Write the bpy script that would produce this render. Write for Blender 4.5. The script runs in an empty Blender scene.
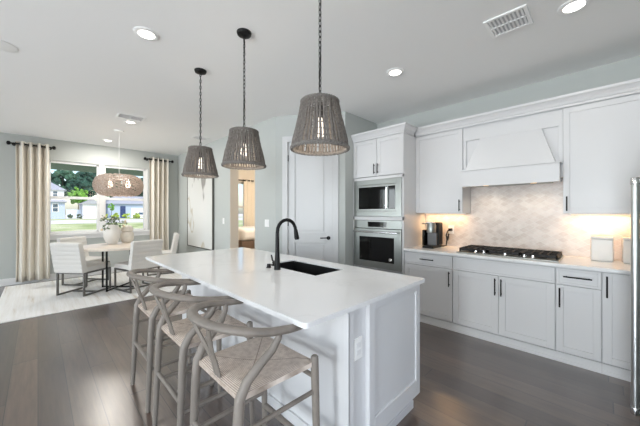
import bpy, bmesh, math, random
from mathutils import Vector, Matrix, noise
random.seed(7)
PI = math.pi
scn = bpy.context.scene
C = scn.collection

# ------------------------------------------------------------------ camera, sky, sun, added fill lamps, exposure
H = 2.88            # ceiling height
CAMZ = 1.39
cd = bpy.data.cameras.new('camera'); cam = bpy.data.objects.new('camera', cd); C.objects.link(cam)
cam.location = (0, 0, CAMZ); cam.rotation_euler = (PI/2, 0, -PI/4)
cd.sensor_width = 36; cd.lens = 36*282/640; cd.shift_y = -1/640; cd.clip_start = 0.02; cd.clip_end = 400
scn.camera = cam
scn.view_settings.view_transform = 'Standard'; scn.view_settings.look = 'None'
scn.view_settings.gamma = 1; scn.view_settings.use_curve_mapping = False
scn.view_settings.exposure = 0.12
scn.cycles.diffuse_bounces = 6; scn.cycles.max_bounces = 14; scn.cycles.transparent_max_bounces = 16
w = bpy.data.worlds.new('sky'); scn.world = w; w.use_nodes = True
nt = w.node_tree; nt.nodes.clear()
sk = nt.nodes.new('ShaderNodeTexSky'); sk.sky_type = 'NISHITA'; sk.sun_disc = False
sk.sun_elevation = math.radians(52); sk.sun_rotation = math.radians(160); sk.air_density = 1.0; sk.dust_density = 1.5
bg = nt.nodes.new('ShaderNodeBackground'); bg.inputs[1].default_value = 0.26
wo = nt.nodes.new('ShaderNodeOutputWorld'); nt.links.new(sk.outputs[0], bg.inputs[0]); nt.links.new(bg.outputs[0], wo.inputs[0])

def light(name, typ, loc, energy, color=(1, 1, 1), rot=(0, 0, 0), parent=None, **kw):
    d = bpy.data.lights.new(name, typ); d.energy = energy; d.color = color
    for k, v in kw.items(): setattr(d, k, v)
    o = bpy.data.objects.new(name, d); C.objects.link(o); o.location = loc; o.rotation_euler = rot
    if parent: o.parent = parent; o.location = Vector(loc) - parent.location
    return o
light('sun', 'SUN', (0, -20, 40), 2.2, (1, .95, .88), (math.radians(42), 0, math.radians(14)), angle=0.01)
# added fill lamps in place of daylight, each outside its own unseen glass
light('fill_patio_bounce', 'AREA', (-5.1, 2.9, .35), 175, (.97, .99, 1), (0, math.radians(-150), 0), shape='RECTANGLE', size=1.6, size_y=4.4)  # added fill standing in for ground bounce, brightens the ceiling
light('fill_rear', 'AREA', (-.2, -1.35, 1.35), 15, (.9, .95, 1), (math.radians(90), 0, 0), shape='RECTANGLE', size=3.4, size_y=2.2)  # added fill behind the camera, at the made-up rear window
light('fill_side', 'AREA', (-4.85, -.1, 1.2), 225, (.88, .95, 1), (0, -PI/2, 0), shape='RECTANGLE', size=2.0, size_y=1.2)  # added fill through a made-up opening, for the kitchen fronts
light('fill_far_side', 'AREA', (-4.85, 6.4, 1.5), 85, (.88, .95, 1), (0, -PI/2, 0), shape='RECTANGLE', size=1.9, size_y=1.9)  # added fill at a second made-up opening, for the dining end

# ------------------------------------------------------------------ helpers
RM = {}
class MB:
    def __init__(s, f=None): s.bm = bmesh.new(); s.f = f
    def v(s, co):
        co = Vector(co)
        return s.bm.verts.new(s.f(co) if s.f else co)
    def face(s, vs):
        try: return s.bm.faces.new(vs)
        except ValueError: return None
    def box(s, x0, x1, y0, y1, z0, z1, M=None):
        c = [Vector((x, y, z)) for z in (z0, z1) for (x, y) in ((x0, y0), (x1, y0), (x1, y1), (x0, y1))]
        if M is not None: c = [M @ p for p in c]
        q = [s.v(p) for p in c]
        for a in ((3, 2, 1, 0), (4, 5, 6, 7), (0, 1, 5, 4), (1, 2, 6, 5), (2, 3, 7, 6), (3, 0, 4, 7)): s.face([q[i] for i in a])
        return s
    def hexa(s, c):
        q = [s.v(p) for p in c]
        for a in ((3, 2, 1, 0), (4, 5, 6, 7), (0, 1, 5, 4), (1, 2, 6, 5), (2, 3, 7, 6), (3, 0, 4, 7)): s.face([q[i] for i in a])
        return s
    def tube(s, pts, r, n=8, closed=False, caps=True, squash=None):
        pts = [Vector(p) for p in pts]; m = len(pts)
        rs = r if isinstance(r, (list, tuple)) else [r]*m
        rings = []; up = None
        for i in range(m):
            if closed: t = pts[(i+1) % m] - pts[i-1]
            else: t = pts[min(i+1, m-1)] - pts[max(i-1, 0)]
            t.normalize()
            if up is None:
                up = Vector((0, 0, 1)) if abs(t.z) < .9 else Vector((1, 0, 0))
            a = t.cross(up)
            if a.length < 1e-5: a = t.cross(Vector((0, 1, 0)))
            a.normalize(); b = a.cross(t).normalized()
            up = b if abs(t.z) > .3 or squash is None else up
            sa, sb = (1, 1) if squash is None else squash
            rings.append([s.v(pts[i] + rs[i]*(a*math.cos(2*PI*k/n)*sa + b*math.sin(2*PI*k/n)*sb)) for k in range(n)])
        for i in range(m if closed else m-1):
            A, B = rings[i], rings[(i+1) % m]
            for k in range(n): s.face([A[k], A[(k+1) % n], B[(k+1) % n], B[k]])
        if caps and not closed: s.face(rings[0][::-1]); s.face(rings[-1])
        return s
    def lathe(s, prof, c=(0, 0), n=32, cap=True):
        rings = []
        for (r, z) in prof:
            rings.append([s.v((c[0]+r*math.cos(2*PI*k/n), c[1]+r*math.sin(2*PI*k/n), z)) for k in range(n)] if r > 1e-6 else [s.v((c[0], c[1], z))])
        for A, B in zip(rings, rings[1:]):
            for k in range(n):
                a, b = A[k % len(A)], A[(k+1) % len(A)]; c2, d = B[(k+1) % len(B)], B[k % len(B)]
                f = []
                for x in (a, b, c2, d):
                    if x not in f: f.append(x)
                if len(f) > 2: s.face(f)
        if cap:
            if len(rings[0]) > 2: s.face(rings[0][::-1])
            if len(rings[-1]) > 2: s.face(rings[-1])
        return s
    def prism(s, poly, z0, z1):
        a = [s.v((x, y, z0)) for x, y in poly]; b = [s.v((x, y, z1)) for x, y in poly]
        s.face(a[::-1]); s.face(b)
        for i in range(len(poly)): j = (i+1) % len(poly); s.face([a[i], a[j], b[j], b[i]])
        return s
    def blob(s, c, r, sub=2, amp=.25, fr=1.5, sq=(1, 1, 1)):
        g = bmesh.ops.create_icosphere(s.bm, subdivisions=sub, radius=1.0)
        for v in g['verts']:
            p = v.co.copy(); k = 1 + amp*noise.noise(p*fr + Vector(c)*3.1)
            v.co = Vector((c[0]+p.x*k*r*sq[0], c[1]+p.y*k*r*sq[1], c[2]+p.z*k*r*sq[2]))
        return s
    def build(s, name, mat, parent=None, smooth=False, bevel=0, sub=0, label=None, solid=0, seg=2):
        bmesh.ops.recalc_face_normals(s.bm, faces=s.bm.faces)
        me = bpy.data.meshes.new(name)
        root = parent
        while root is not None and root.parent: root = root.parent
        if root is not None and root.name in RM: s.bm.transform(RM[root.name].inverted())
        s.bm.to_mesh(me); s.bm.free()
        if smooth:
            for p in me.polygons: p.use_smooth = True
            me.set_sharp_from_angle(angle=math.radians(40))
        o = bpy.data.objects.new(name, me); C.objects.link(o)
        if mat: me.materials.append(mat)
        if parent: o.parent = parent
        if solid: m = o.modifiers.new('solid', 'SOLIDIFY'); m.thickness = solid; m.offset = 0
        if bevel: m = o.modifiers.new('bevel', 'BEVEL'); m.width = bevel; m.segments = seg; m.limit_method = 'ANGLE'; m.angle_limit = math.radians(40)
        if sub: m = o.modifiers.new('sub', 'SUBSURF'); m.levels = sub; m.render_levels = sub
        if label: o['label'] = label
        return o
def tag(o, label, cat, group=None, kind=None):
    o['label'] = label; o['category'] = cat
    if group: o['group'] = group
    if kind: o['kind'] = kind
    return o
def thing(name, label, cat, loc=(0, 0, 0), rz=0, group=None):
    o = bpy.data.objects.new(name, None); C.objects.link(o); o.empty_display_size = .1
    o.location = loc; o.rotation_euler = (0, 0, rz)
    RM[o.name] = Matrix.Translation(loc) @ Matrix.Rotation(rz, 4, 'Z')
    return tag(o, label, cat, group)
def struct(name, mb, mat, parent=None, **k):
    o = mb.build(name, mat, parent, **k)
    if parent is None: o['kind'] = 'structure'
    return o
def dup(root, loc=None, rz=None, label=None):
    def cp(o, par):
        c = o.copy(); C.objects.link(c)
        if par: c.parent = par
        for ch in list(o.children): cp(ch, c)
        return c
    r = cp(root, None)
    if loc is not None: r.location = loc
    if rz is not None: r.rotation_euler = (0, 0, rz)
    if label: r['label'] = label
    return r

def srgb(r, g, b):
    f = lambda c: (c/255/12.92) if c/255 <= .04045 else ((c/255+.055)/1.055)**2.4
    return (f(r), f(g), f(b), 1)
class N:
    def __init__(s, name):
        s.m = bpy.data.materials.new(name); s.m.use_nodes = True; s.t = s.m.node_tree
        s.b = s.t.nodes['Principled BSDF']; s.out = s.t.nodes['Material Output']
    def n(s, typ, **k):
        x = s.t.nodes.new(typ)
        for a, b in k.items(): setattr(x, a, b)
        return x
    def l(s, a, b): s.t.links.new(a, b)
    def math(s, op, a, b=None):
        x = s.n('ShaderNodeMath', operation=op)
        for i, q in enumerate((a, b)):
            if q is None: continue
            if isinstance(q, (int, float)): x.inputs[i].default_value = q
            else: s.l(q, x.inputs[i])
        return x.outputs[0]
    def mix(s, f, a, b):
        x = s.n('ShaderNodeMix', data_type='RGBA')
        for i, q in ((0, f), (6, a), (7, b)):
            if isinstance(q, (int, float, tuple)): x.inputs[i].default_value = q
            else: s.l(q, x.inputs[i])
        return x.outputs[2]
    def noise(s, scale=5, detail=3, vec=None, stretch=None, rough=.5):
        x = s.n('ShaderNodeTexNoise'); x.inputs['Scale'].default_value = scale; x.inputs['Detail'].default_value = detail; x.inputs['Roughness'].default_value = rough
        if vec is None: vec = s.n('ShaderNodeTexCoord').outputs['Object']
        if stretch:
            mp = s.n('ShaderNodeMapping'); mp.inputs['Scale'].default_value = stretch; s.l(vec, mp.inputs[0]); vec = mp.outputs[0]
        s.l(vec, x.inputs['Vector']); return x.outputs[0]
    def ramp(s, f, *stops):
        x = s.n('ShaderNodeValToRGB'); e = x.color_ramp.elements
        while len(e) < len(stops): e.new(.5)
        for i, (p, c) in enumerate(stops): e[i].position = p; e[i].color = c
        s.l(f, x.inputs[0]); return x.outputs[0]
    def bump(s, h, st=.2, d=.01):
        x = s.n('ShaderNodeBump'); x.inputs['Strength'].default_value = st; x.inputs['Distance'].default_value = d
        s.l(h, x.inputs['Height']); s.l(x.outputs[0], s.b.inputs['Normal'])
def mat(name, col, rough=.5, metal=0, var=0, scale=20, stretch=None, bump=0, bd=.003, spec=None, emit=None, sheen=0):
    n = N(name); b = n.b
    b.inputs['Base Color'].default_value = col; b.inputs['Roughness'].default_value = rough; b.inputs['Metallic'].default_value = metal
    if spec is not None: b.inputs['Specular IOR Level'].default_value = spec
    if var or bump:
        f = n.noise(scale, 4, stretch=stretch)
        if var:
            dk = tuple(c*(1-var) for c in col[:3]) + (1,); lt = tuple(min(1, c*(1+var)) for c in col[:3]) + (1,)
            n.l(n.ramp(f, (.3, dk), (.7, lt)), b.inputs['Base Color'])
        if bump: n.bump(f, bump, bd)
    if emit: b.inputs['Emission Color'].default_value = emit[0]; b.inputs['Emission Strength'].default_value = emit[1]
    if sheen: b.inputs['Sheen Weight'].default_value = sheen
    return n.m

M = {}
M['wall'] = mat('wall_paint', srgb(192, 196, 193), .7, bump=.1, scale=150, bd=.001)
M['wallwarm'] = mat('bedroom_paint', srgb(214, 208, 198), .7, bump=.1, scale=150, bd=.001)
M['ceil'] = mat('ceiling_paint', srgb(246, 246, 245), .85, bump=.3, scale=45, bd=.003)
M['trim'] = mat('trim_paint', srgb(238, 238, 238), .4)
M['cab'] = mat('cabinet_paint', srgb(221, 221, 222), .35)
M['door'] = mat('door_paint', srgb(212, 213, 214), .4)
M['black'] = mat('matte_black', srgb(12, 12, 13), .45, spec=.3)
M['sinkblk'] = mat('black_composite', srgb(14, 14, 15), .5, var=.2, scale=300)
M['iron'] = mat('cast_iron', srgb(34, 32, 31), .6, var=.2, scale=80)
M['steel'] = mat('stainless', srgb(162, 165, 162), .36, 1, bump=.03, scale=60, stretch=(1, 1, 30))
M['brushed'] = mat('brushed_steel', srgb(214, 216, 216), .3, 1)
M['chrome'] = mat('chrome', srgb(225, 225, 226), .12, 1)
M['glassblk'] = mat('black_glass', srgb(9, 9, 10), .05)
M['gun'] = mat('gunmetal', srgb(112, 110, 106), .35, .8)
M['greyplastic'] = mat('grey_plastic', srgb(110, 110, 112), .35)
M['ductgrey'] = mat('duct_grey', srgb(204, 204, 206), .6)
M['plate'] = mat('white_plastic', srgb(248, 248, 247), .35)
M['ceram'] = mat('white_ceramic', srgb(232, 230, 226), .35, var=.03, scale=6)
M['ceramtan'] = mat('cream_ceramic', srgb(226, 220, 210), .6, var=.12, scale=9, bump=.2)
M['bulb'] = mat('bulb_glow', srgb(255, 230, 195), .5, emit=(srgb(255, 246, 234), 2.2))
M['lens'] = mat('lens_glow', srgb(255, 255, 255), .5, emit=(srgb(255, 248, 238), 5))
M['strip'] = mat('strip_glow', srgb(255, 225, 185), .5, emit=(srgb(255, 206, 140), 2))
M['wicker'] = mat('grey_wicker', srgb(112, 106, 101), .8, var=.35, scale=90, bump=.4)
M['wickerrim'] = mat('grey_braid', srgb(118, 114, 110), .85, var=.35, scale=120, bump=.5)
M['rattan'] = mat('woven_rattan', srgb(186, 170, 158), .8, var=.25, scale=60)
M['stool'] = mat('weathered_wood', srgb(130, 122, 114), .5, var=.16, scale=14, stretch=(1, 1, .12), bump=.12)
M['linen'] = mat('curtain_linen', srgb(232, 226, 215), .9)
M['fabric'] = mat('chair_fabric', srgb(222, 219, 214), .9, var=.04, scale=150, bump=.2, bd=.001, sheen=.2)
M['tabletop'] = mat('table_wood', srgb(226, 214, 200), .4, var=.06, scale=6, stretch=(1, 8, 1))
M['duvet'] = mat('white_bedding', srgb(240, 240, 240), .9, bump=.3, scale=12, bd=.01)
M['bedwood'] = mat('bed_wood', srgb(110, 92, 78), .5, var=.15, scale=8, stretch=(1, 6, 1))
M['leaf'] = mat('leaf_green', srgb(104, 122, 92), .6, var=.25, scale=20)
M['petal'] = mat('petal_white', srgb(236, 222, 190), .7)
M['stem'] = mat('stem_brown', srgb(92, 86, 62), .7)
M['soffit'] = mat('soffit_lawn_bounce', srgb(122, 142, 118), .7)  # grey-green puts lawn bounce and shade into the soffit colour
M['sidewhite'] = mat('white_siding', srgb(225, 226, 230), .7, var=.03, scale=2, stretch=(.2, .2, 20))
M['sideblue'] = mat('blue_siding', srgb(178, 192, 216), .7, var=.04, scale=2, stretch=(.2, .2, 20))
M['roof'] = mat('roof_shingle', srgb(170, 172, 178), .8, var=.12, scale=4)
M['navy'] = mat('navy_door', srgb(40, 62, 110), .5)
M['pane'] = mat('house_glass', srgb(60, 84, 104), .15)
M['carpaint'] = mat('car_white', srgb(235, 235, 238), .25)
M['tyre'] = mat('tyre_rubber', srgb(25, 25, 26), .8)
M['road'] = mat('pale_concrete', srgb(226, 220, 214), .9, var=.06, scale=.6)
M['fence'] = mat('vinyl_fence', srgb(214, 226, 234), .7)
for k, c in (('tree_a', (62, 98, 74)), ('tree_b', (44, 78, 62)), ('tree_c', (110, 160, 62)), ('shrub_a', (168, 190, 78)), ('shrub_b', (70, 92, 66))):
    M[k] = mat('foliage_'+k, srgb(*c), .8, var=.55, scale=1.1)
# lawn
n = N('lawn_grass'); f = n.noise(.35, 5); n.l(n.ramp(f, (.35, srgb(150, 166, 96)), (.55, srgb(200, 206, 150)), (.72, srgb(222, 214, 192))), n.b.inputs[0]); n.b.inputs['Roughness'].default_value = 1; M['lawn'] = n.m
# window glass: clear with a weak mirror
n = N('window_glass'); n.t.nodes.remove(n.b)
tr = n.n('ShaderNodeBsdfTransparent'); gl = n.n('ShaderNodeBsdfGlossy'); gl.inputs['Roughness'].default_value = .02
fr = n.n('ShaderNodeFresnel'); fr.inputs[0].default_value = 1.3; mx = n.n('ShaderNodeMixShader')
n.l(fr.outputs[0], mx.inputs[0]); n.l(tr.outputs[0], mx.inputs[1]); n.l(gl.outputs[0], mx.inputs[2]); n.l(mx.outputs[0], n.out.inputs[0]); M['glass'] = n.m
# dark plank floor, boards along Y
n = N('dark_plank_floor'); sx = n.n('ShaderNodeSeparateXYZ'); n.l(n.n('ShaderNodeTexCoord').outputs['Object'], sx.inputs[0])
px = n.math('DIVIDE', sx.outputs[0], .165); ix = n.math('FLOOR', px); fx = n.math('FRACT', px)
wn = n.n('ShaderNodeTexWhiteNoise', noise_dimensions='1D'); n.l(ix, wn.inputs['W'])
py = n.math('ADD', n.math('DIVIDE', sx.outputs[1], 2.1), n.math('MULTIPLY', wn.outputs[0], 7.3)); iy = n.math('FLOOR', py); fy = n.math('FRACT', py)
cv = n.n('ShaderNodeCombineXYZ'); n.l(ix, cv.inputs[0]); n.l(iy, cv.inputs[1])
w2 = n.n('ShaderNodeTexWhiteNoise', noise_dimensions='2D'); n.l(cv.outputs[0], w2.inputs['Vector'])
gv = n.n('ShaderNodeCombineXYZ'); n.l(n.math('ADD', n.math('MULTIPLY', sx.outputs[0], 22), n.math('MULTIPLY', w2.outputs[0], 40)), gv.inputs[0]); n.l(n.math('MULTIPLY', sx.outputs[1], 1.6), gv.inputs[1])
gr = n.noise(1.6, 6, vec=gv.outputs[0], rough=.62)
base = n.ramp(w2.outputs[0], (0, srgb(66, 50, 41)), (.5, srgb(82, 64, 54)), (1, srgb(98, 79, 68)))
grain = n.ramp(gr, (.28, (.45, .45, .45, 1)), (.72, (1.3, 1.3, 1.3, 1)))
mm = n.n('ShaderNodeMix', data_type='RGBA', blend_type='MULTIPLY'); mm.inputs[0].default_value = .8; n.l(base, mm.inputs[6]); n.l(grain, mm.inputs[7])
e1 = n.math('MINIMUM', fx, n.math('SUBTRACT', 1, fx)); e2 = n.math('MULTIPLY', n.math('MINIMUM', fy, n.math('SUBTRACT', 1, fy)), 8)
ed = n.math('MINIMUM', e1, e2); seam = n.math('LESS_THAN', ed, .016)
n.l(n.mix(seam, mm.outputs[2], srgb(30, 24, 20)), n.b.inputs[0])
n.b.inputs['Roughness'].default_value = .3; n.b.inputs['Specular IOR Level'].default_value = 1.0; n.b.inputs['Coat Weight'].default_value = .85; n.b.inputs['Coat IOR'].default_value = 1.75; n.b.inputs['Coat Roughness'].default_value = .27
n.bump(n.math('SUBTRACT', n.math('MULTIPLY', gr, .35), seam), .25, .002); M['floor'] = n.m
# quartz
n = N('white_quartz'); f = n.noise(1.3, 8, rough=.6); f2 = n.math('ABSOLUTE', n.math('SUBTRACT', f, .5))
n.l(n.ramp(f2, (0, srgb(233, 233, 233)), (.02, srgb(238, 238, 238))), n.b.inputs[0]); n.b.inputs['Roughness'].default_value = .13; M['quartz'] = n.m
# diamond marble mosaic on the kitchen wall (tiles in Y/Z)
n = N('marble_diamond_tile'); sx = n.n('ShaderNodeSeparateXYZ'); n.l(n.n('ShaderNodeTexCoord').outputs['Object'], sx.inputs[0])
a0 = n.math('DIVIDE', sx.outputs[1], .10); b0 = n.math('DIVIDE', sx.outputs[2], .062)
a = n.math('ADD', a0, b0); b = n.math('SUBTRACT', a0, b0)
cv = n.n('ShaderNodeCombineXYZ'); n.l(n.math('FLOOR', a), cv.inputs[0]); n.l(n.math('FLOOR', b), cv.inputs[1])
wn = n.n('ShaderNodeTexWhiteNoise', noise_dimensions='2D'); n.l(cv.outputs[0], wn.inputs['Vector'])
tone = n.ramp(wn.outputs[0], (0, srgb(214, 203, 196)), (.4, srgb(222, 212, 206)), (1, srgb(231, 223, 217)))
vein = n.ramp(n.noise(14, 6, rough=.65), (.35, (.88, .87, .86, 1)), (.6, (1, 1, 1, 1)))
mm = n.n('ShaderNodeMix', data_type='RGBA', blend_type='MULTIPLY'); mm.inputs[0].default_value = 1; n.l(tone, mm.inputs[6]); n.l(vein, mm.inputs[7])
fa = n.math('FRACT', a); fb = n.math('FRACT', b)
ea = n.math('MINIMUM', fa, n.math('SUBTRACT', 1, fa)); eb = n.math('MINIMUM', fb, n.math('SUBTRACT', 1, fb))
g = n.math('LESS_THAN', n.math('MINIMUM', ea, eb), .025)
n.l(n.mix(g, mm.outputs[2], srgb(226, 223, 219)), n.b.inputs[0]); n.b.inputs['Roughness'].default_value = .25
n.bump(n.math('SUBTRACT', 1, g), .2, .001); M['tile'] = n.m
# rope seat
n = N('paper_cord'); sx = n.n('ShaderNodeSeparateXYZ'); n.l(n.n('ShaderNodeTexCoord').outputs['Object'], sx.inputs[0])
ax = n.math('ABSOLUTE', sx.outputs[0]); ay = n.math('ABSOLUTE', sx.outputs[1])
sel = n.math('GREATER_THAN', n.math('MULTIPLY', ax, 1.1), ay)
co = n.math('ADD', n.math('MULTIPLY', sel, sx.outputs[0]), n.math('MULTIPLY', n.math('SUBTRACT', 1, sel), sx.outputs[1]))
st = n.math('SINE', n.math('MULTIPLY', co, 900)); st = n.math('ADD', n.math('MULTIPLY', st, .5), .5)
nz = n.noise(40, 3); k = n.math('ADD', n.math('MULTIPLY', st, .5), n.math('MULTIPLY', nz, .5))
sd = n.math('LESS_THAN', n.math('ABSOLUTE', n.math('SUBTRACT', n.math('MULTIPLY', ax, 1.1), ay)), .004)
n.l(n.mix(n.math('MULTIPLY', sd, .7), n.ramp(k, (.2, srgb(160, 144, 131)), (.75, srgb(232, 219, 207))), srgb(138, 120, 106)), n.b.inputs[0]); n.b.inputs['Roughness'].default_value = .85; n.bump(st, .6, .003); M['cord'] = n.m
# rug
n = N('cream_rug'); f = n.noise(6, 5, stretch=(2.6, .12, 1), rough=.62); f2 = n.noise(70, 2)
c1 = n.ramp(f, (.3, srgb(206, 196, 182)), (.40, srgb(232, 230, 226)), (.6, srgb(242, 242, 241)), (.72, srgb(222, 212, 196)))
n.l(c1, n.b.inputs[0]); n.b.inputs['Roughness'].default_value = 1; n.bump(f2, .6, .01); M['rug'] = n.m
# abstract painting
n = N('abstract_canvas'); f = n.noise(1.5, 3, stretch=(1, 1.3, .55), rough=.45)
c1 = n.ramp(f, (.34, srgb(160, 158, 154)), (.38, srgb(228, 228, 225)), (.5, srgb(226, 227, 224)), (.6, srgb(226, 227, 224)), (.625, srgb(198, 190, 172)), (.65, srgb(222, 223, 220)))
n.l(c1, n.b.inputs[0]); n.b.inputs['Roughness'].default_value = .7; M['art'] = n.m

# ------------------------------------------------------------------ the room
XR, YB, XP = 4.06, 7.95, 2.62        # kitchen wall, window wall, hall wall
XL, YF = -4.5, -1.0
struct('floor', MB().box(XL-.2, 7.2, YF-.2, YB+.15, -.12, 0), M['floor'])
struct('ceiling', MB().box(XL-.2, 7.2, YF-.2, YB+.15, H, H+.12), M['ceil'])
struct('wall_kitchen', MB().box(XR, XR+.15, YF-.2, 2.84, 0, H), M['wall'])
struct('wall_oven_return', MB().box(3.22, 7.15, 2.69, 2.84, 0, H), M['wall'])
A = Vector((XP, 3.6)); B = Vector((3.22, 2.69)); dr = (B-A).normalized(); Ld = (B-A).length; nn = Vector((-dr.y, dr.x))  # nn points away from the room
if nn.x < 0: nn = -nn
def pf(v):      # v.x along the pantry wall, v.y behind it, v.z up
    p = A + dr*v.x + nn*v.y
    return Vector((p.x, p.y, v.z))
D0, D1, DZ = .2, .905, 2.47          # pantry door clear opening along the wall
mb = MB(pf); mb.box(0, D0-.01, 0, .12, 0, H); mb.box(D1+.01, Ld, 0, .12, 0, H); mb.box(D0-.01, D1+.01, 0, .12, DZ+.01, H)
struct('wall_pantry', mb, M['wall'])
O0, O1, OZ = 4.184, 5.07, 2.44
mb = MB(); mb.box(XP, XP+.165, 3.6, O0, 0, H); mb.box(XP, XP+.165, O1, YB, 0, H); mb.box(XP, XP+.165, O0, O1, OZ, H)
struct('wall_hall', mb, M['wall'])
# window wall with the double window and the bedroom window
W = [(.15, .965), (1.055, 1.875)]; WZ0, WZ1 = .95, 2.44
mb = MB()
wx0, wx1 = .10, 1.925; bx0, bx1 = 3.6, 4.62
mb.box(XL-.2, wx0, YB, YB+.15, 0, H); mb.box(wx1, bx0, YB, YB+.15, 0, H); mb.box(bx1, 7.2, YB, YB+.15, 0, H)
mb.box(wx0, wx1, YB, YB+.15, 0, WZ0-.05); mb.box(wx0, wx1, YB, YB+.15, WZ1+.012, H)
mb.box(bx0, bx1, YB, YB+.15, 0, .8); mb.box(bx0, bx1, YB, YB+.15, 2.3, H)
struct('wall_window', mb, M['wall'])
# walls outside the frame: patio doors towards -X, rear and side windows added to let in light
mb = MB(); mb.box(XL-.15, XL, YF-.2, -.75, 0, H); mb.box(XL-.15, XL, .55, .8, 0, H); mb.box(XL-.15, XL, -.75, .55, 0, .3); mb.box(XL-.15, XL, -.75, .55, 2.5, H)
mb.box(XL-.15, XL, 5.0, 5.4, 0, H); mb.box(XL-.15, XL, 7.4, YB, 0, H); mb.box(XL-.15, XL, 5.4, 7.4, 0, .5); mb.box(XL-.15, XL, 5.4, 7.4, 2.5, H); mb.box(XL-.15, XL, .8, 5.0, 2.5, H)
struct('wall_patio', mb, M['wall'])
mb = MB(); mb.box(XL, -2.0, YF-.15, YF, 0, H); mb.box(1.6, XR, YF-.15, YF, 0, H); mb.box(-2.0, 1.6, YF-.15, YF, 0, .1); mb.box(-2.0, 1.6, YF-.15, YF, 2.5, H)
struct('wall_rear', mb, M['wall'])
o = struct('door_1', MB().box(XL-.12, XL-.04, .8, .88, 0, 2.5).box(XL-.12, XL-.04, 4.92, 5.0, 0, 2.5).box(XL-.12, XL-.04, 2.16, 2.26, 0, 2.5).box(XL-.12, XL-.04, 3.54, 3.64, 0, 2.5).box(XL-.12, XL-.04, .8, 5, 2.42, 2.5).box(XL-.12, XL-.04, .8, 5, 0, .08), M['trim'])
MB().box(XL-.085, XL-.08, .86, 4.94, .06, 2.44).build('door_glass', M['glass'], o)
mb = MB(); mb.box(-2, 1.6, YF-.12, YF-.04, 2.43, 2.5).box(-2, 1.6, YF-.12, YF-.04, .1, .17)
for x in (-2.0, -.83, .36, 1.53): mb.box(x, x+.07, YF-.12, YF-.04, .17, 2.43)
o = struct('window_4', mb, M['trim'])  # unseen window, added so light enters from behind the camera
MB().box(-1.95, 1.55, YF-.085, YF-.08, .15, 2.45).build('window_pane', M['glass'], o)
for nm, a, b, z in (('window_5', -.75, .55, .3), ('window_6', 5.4, 7.4, .5)):  # unseen side windows, added to brighten the room
    o = struct(nm, MB().box(XL-.12, XL-.04, a, a+.07, z, 2.5).box(XL-.12, XL-.04, b-.07, b, z, 2.5).box(XL-.12, XL-.04, a, b, 2.43, 2.5).box(XL-.12, XL-.04, a, b, z, z+.07), M['trim'])
    MB().box(XL-.085, XL-.08, a+.05, b-.05, z+.05, 2.45).build('window_pane', M['glass'], o)
# bedroom shell
struct('wall_bedroom', MB().box(7.0, 7.15, 2.84, YB, 0, H).box(XP+.166, 7.0, 3.74, 3.86, 0, H), M['wallwarm'])
struct('trim_2', MB().box(XP+.165, XP+.17, O1+.0, YB, 0, H).box(bx1+.02, 7, YB-.006, YB, 0, H).box(XP+.17, bx0-.02, YB-.006, YB, 0, H).box(bx0-.02, bx1+.02, YB-.006, YB, 2.32, H).box(bx0-.02, bx1+.02, YB-.006, YB, 0, .78), M['wallwarm'])
struct('trim_3', MB().box(XP-.004, XP+.169, O1-.012, O1+.0, 0, OZ).box(XP-.004, XP+.169, O0, O0+.012, 0, OZ).box(XP-.004, XP+.169, O0, O1, OZ-.012, OZ), M['wallwarm'])
# windows
def window(name, x0, x1, z0, z1, rail, y=YB):
    f = MB(); t = .035; ya, yb = y+.035, y+.09
    f.box(x0, x0+t, ya, yb, z0, z1).box(x1-t, x1, ya, yb, z0, z1).box(x0, x1, ya, yb, z1-t, z1).box(x0, x1, ya, yb, z0, z0+t)
    f.box(x0+t, x1-t, ya-.01, yb-.02, rail-.028, rail+.028)
    o = struct(name, f, M['trim'], bevel=.003)
    MB().box(x0+t, x1-t, y+.062, y+.066, z0+t, rail-.02).build('window_pane', M['glass'], o)
    MB().box(x0+t, x1-t, y+.062, y+.066, rail+.02, z1-t).build('window_pane', M['glass'], o)
for i, (x0, x1) in enumerate(W): window('window_%d' % (i+1), x0, x1, WZ0, WZ1, 1.69)
window('window_3', bx0, bx1, .8, 2.3, 1.55)
mb = MB(); mb.box(.965, 1.055, YB-.006, YB+.12, WZ0-.05, WZ1+.012).box(wx0, .15, YB+.03, YB+.12, WZ0-.05, WZ1+.012).box(1.875, wx1, YB+.03, YB+.12, WZ0-.05, WZ1+.012).box(.15, .965, YB+.03, YB+.12, WZ1, WZ1+.012).box(1.055, 1.875, YB+.03, YB+.12, WZ1, WZ1+.012)
mb.box(wx0-.1, wx1+.1, YB-.06, YB+.1, WZ0-.04, WZ0).box(wx0-.06, wx1+.06, YB-.014, YB, WZ0-.13, WZ0-.04)
struct('trim_1', mb, M['trim'], bevel=.003)
# baseboards
struct('baseboard_window', MB().box(XL, XP, YB-.015, YB, 0, .13), M['trim'], bevel=.003)
struct('baseboard_hall', MB().box(XP-.015, XP, 3.6, O0-.01, 0, .13).box(XP-.015, XP, O1+.01, YB-.015, 0, .13), M['trim'], bevel=.003)
struct('baseboard_pantry', MB(pf).box(.0, D0-.09, -.015, 0, 0, .13).box(D1+.09, Ld, -.015, 0, 0, .13), M['trim'], bevel=.003)
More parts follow.
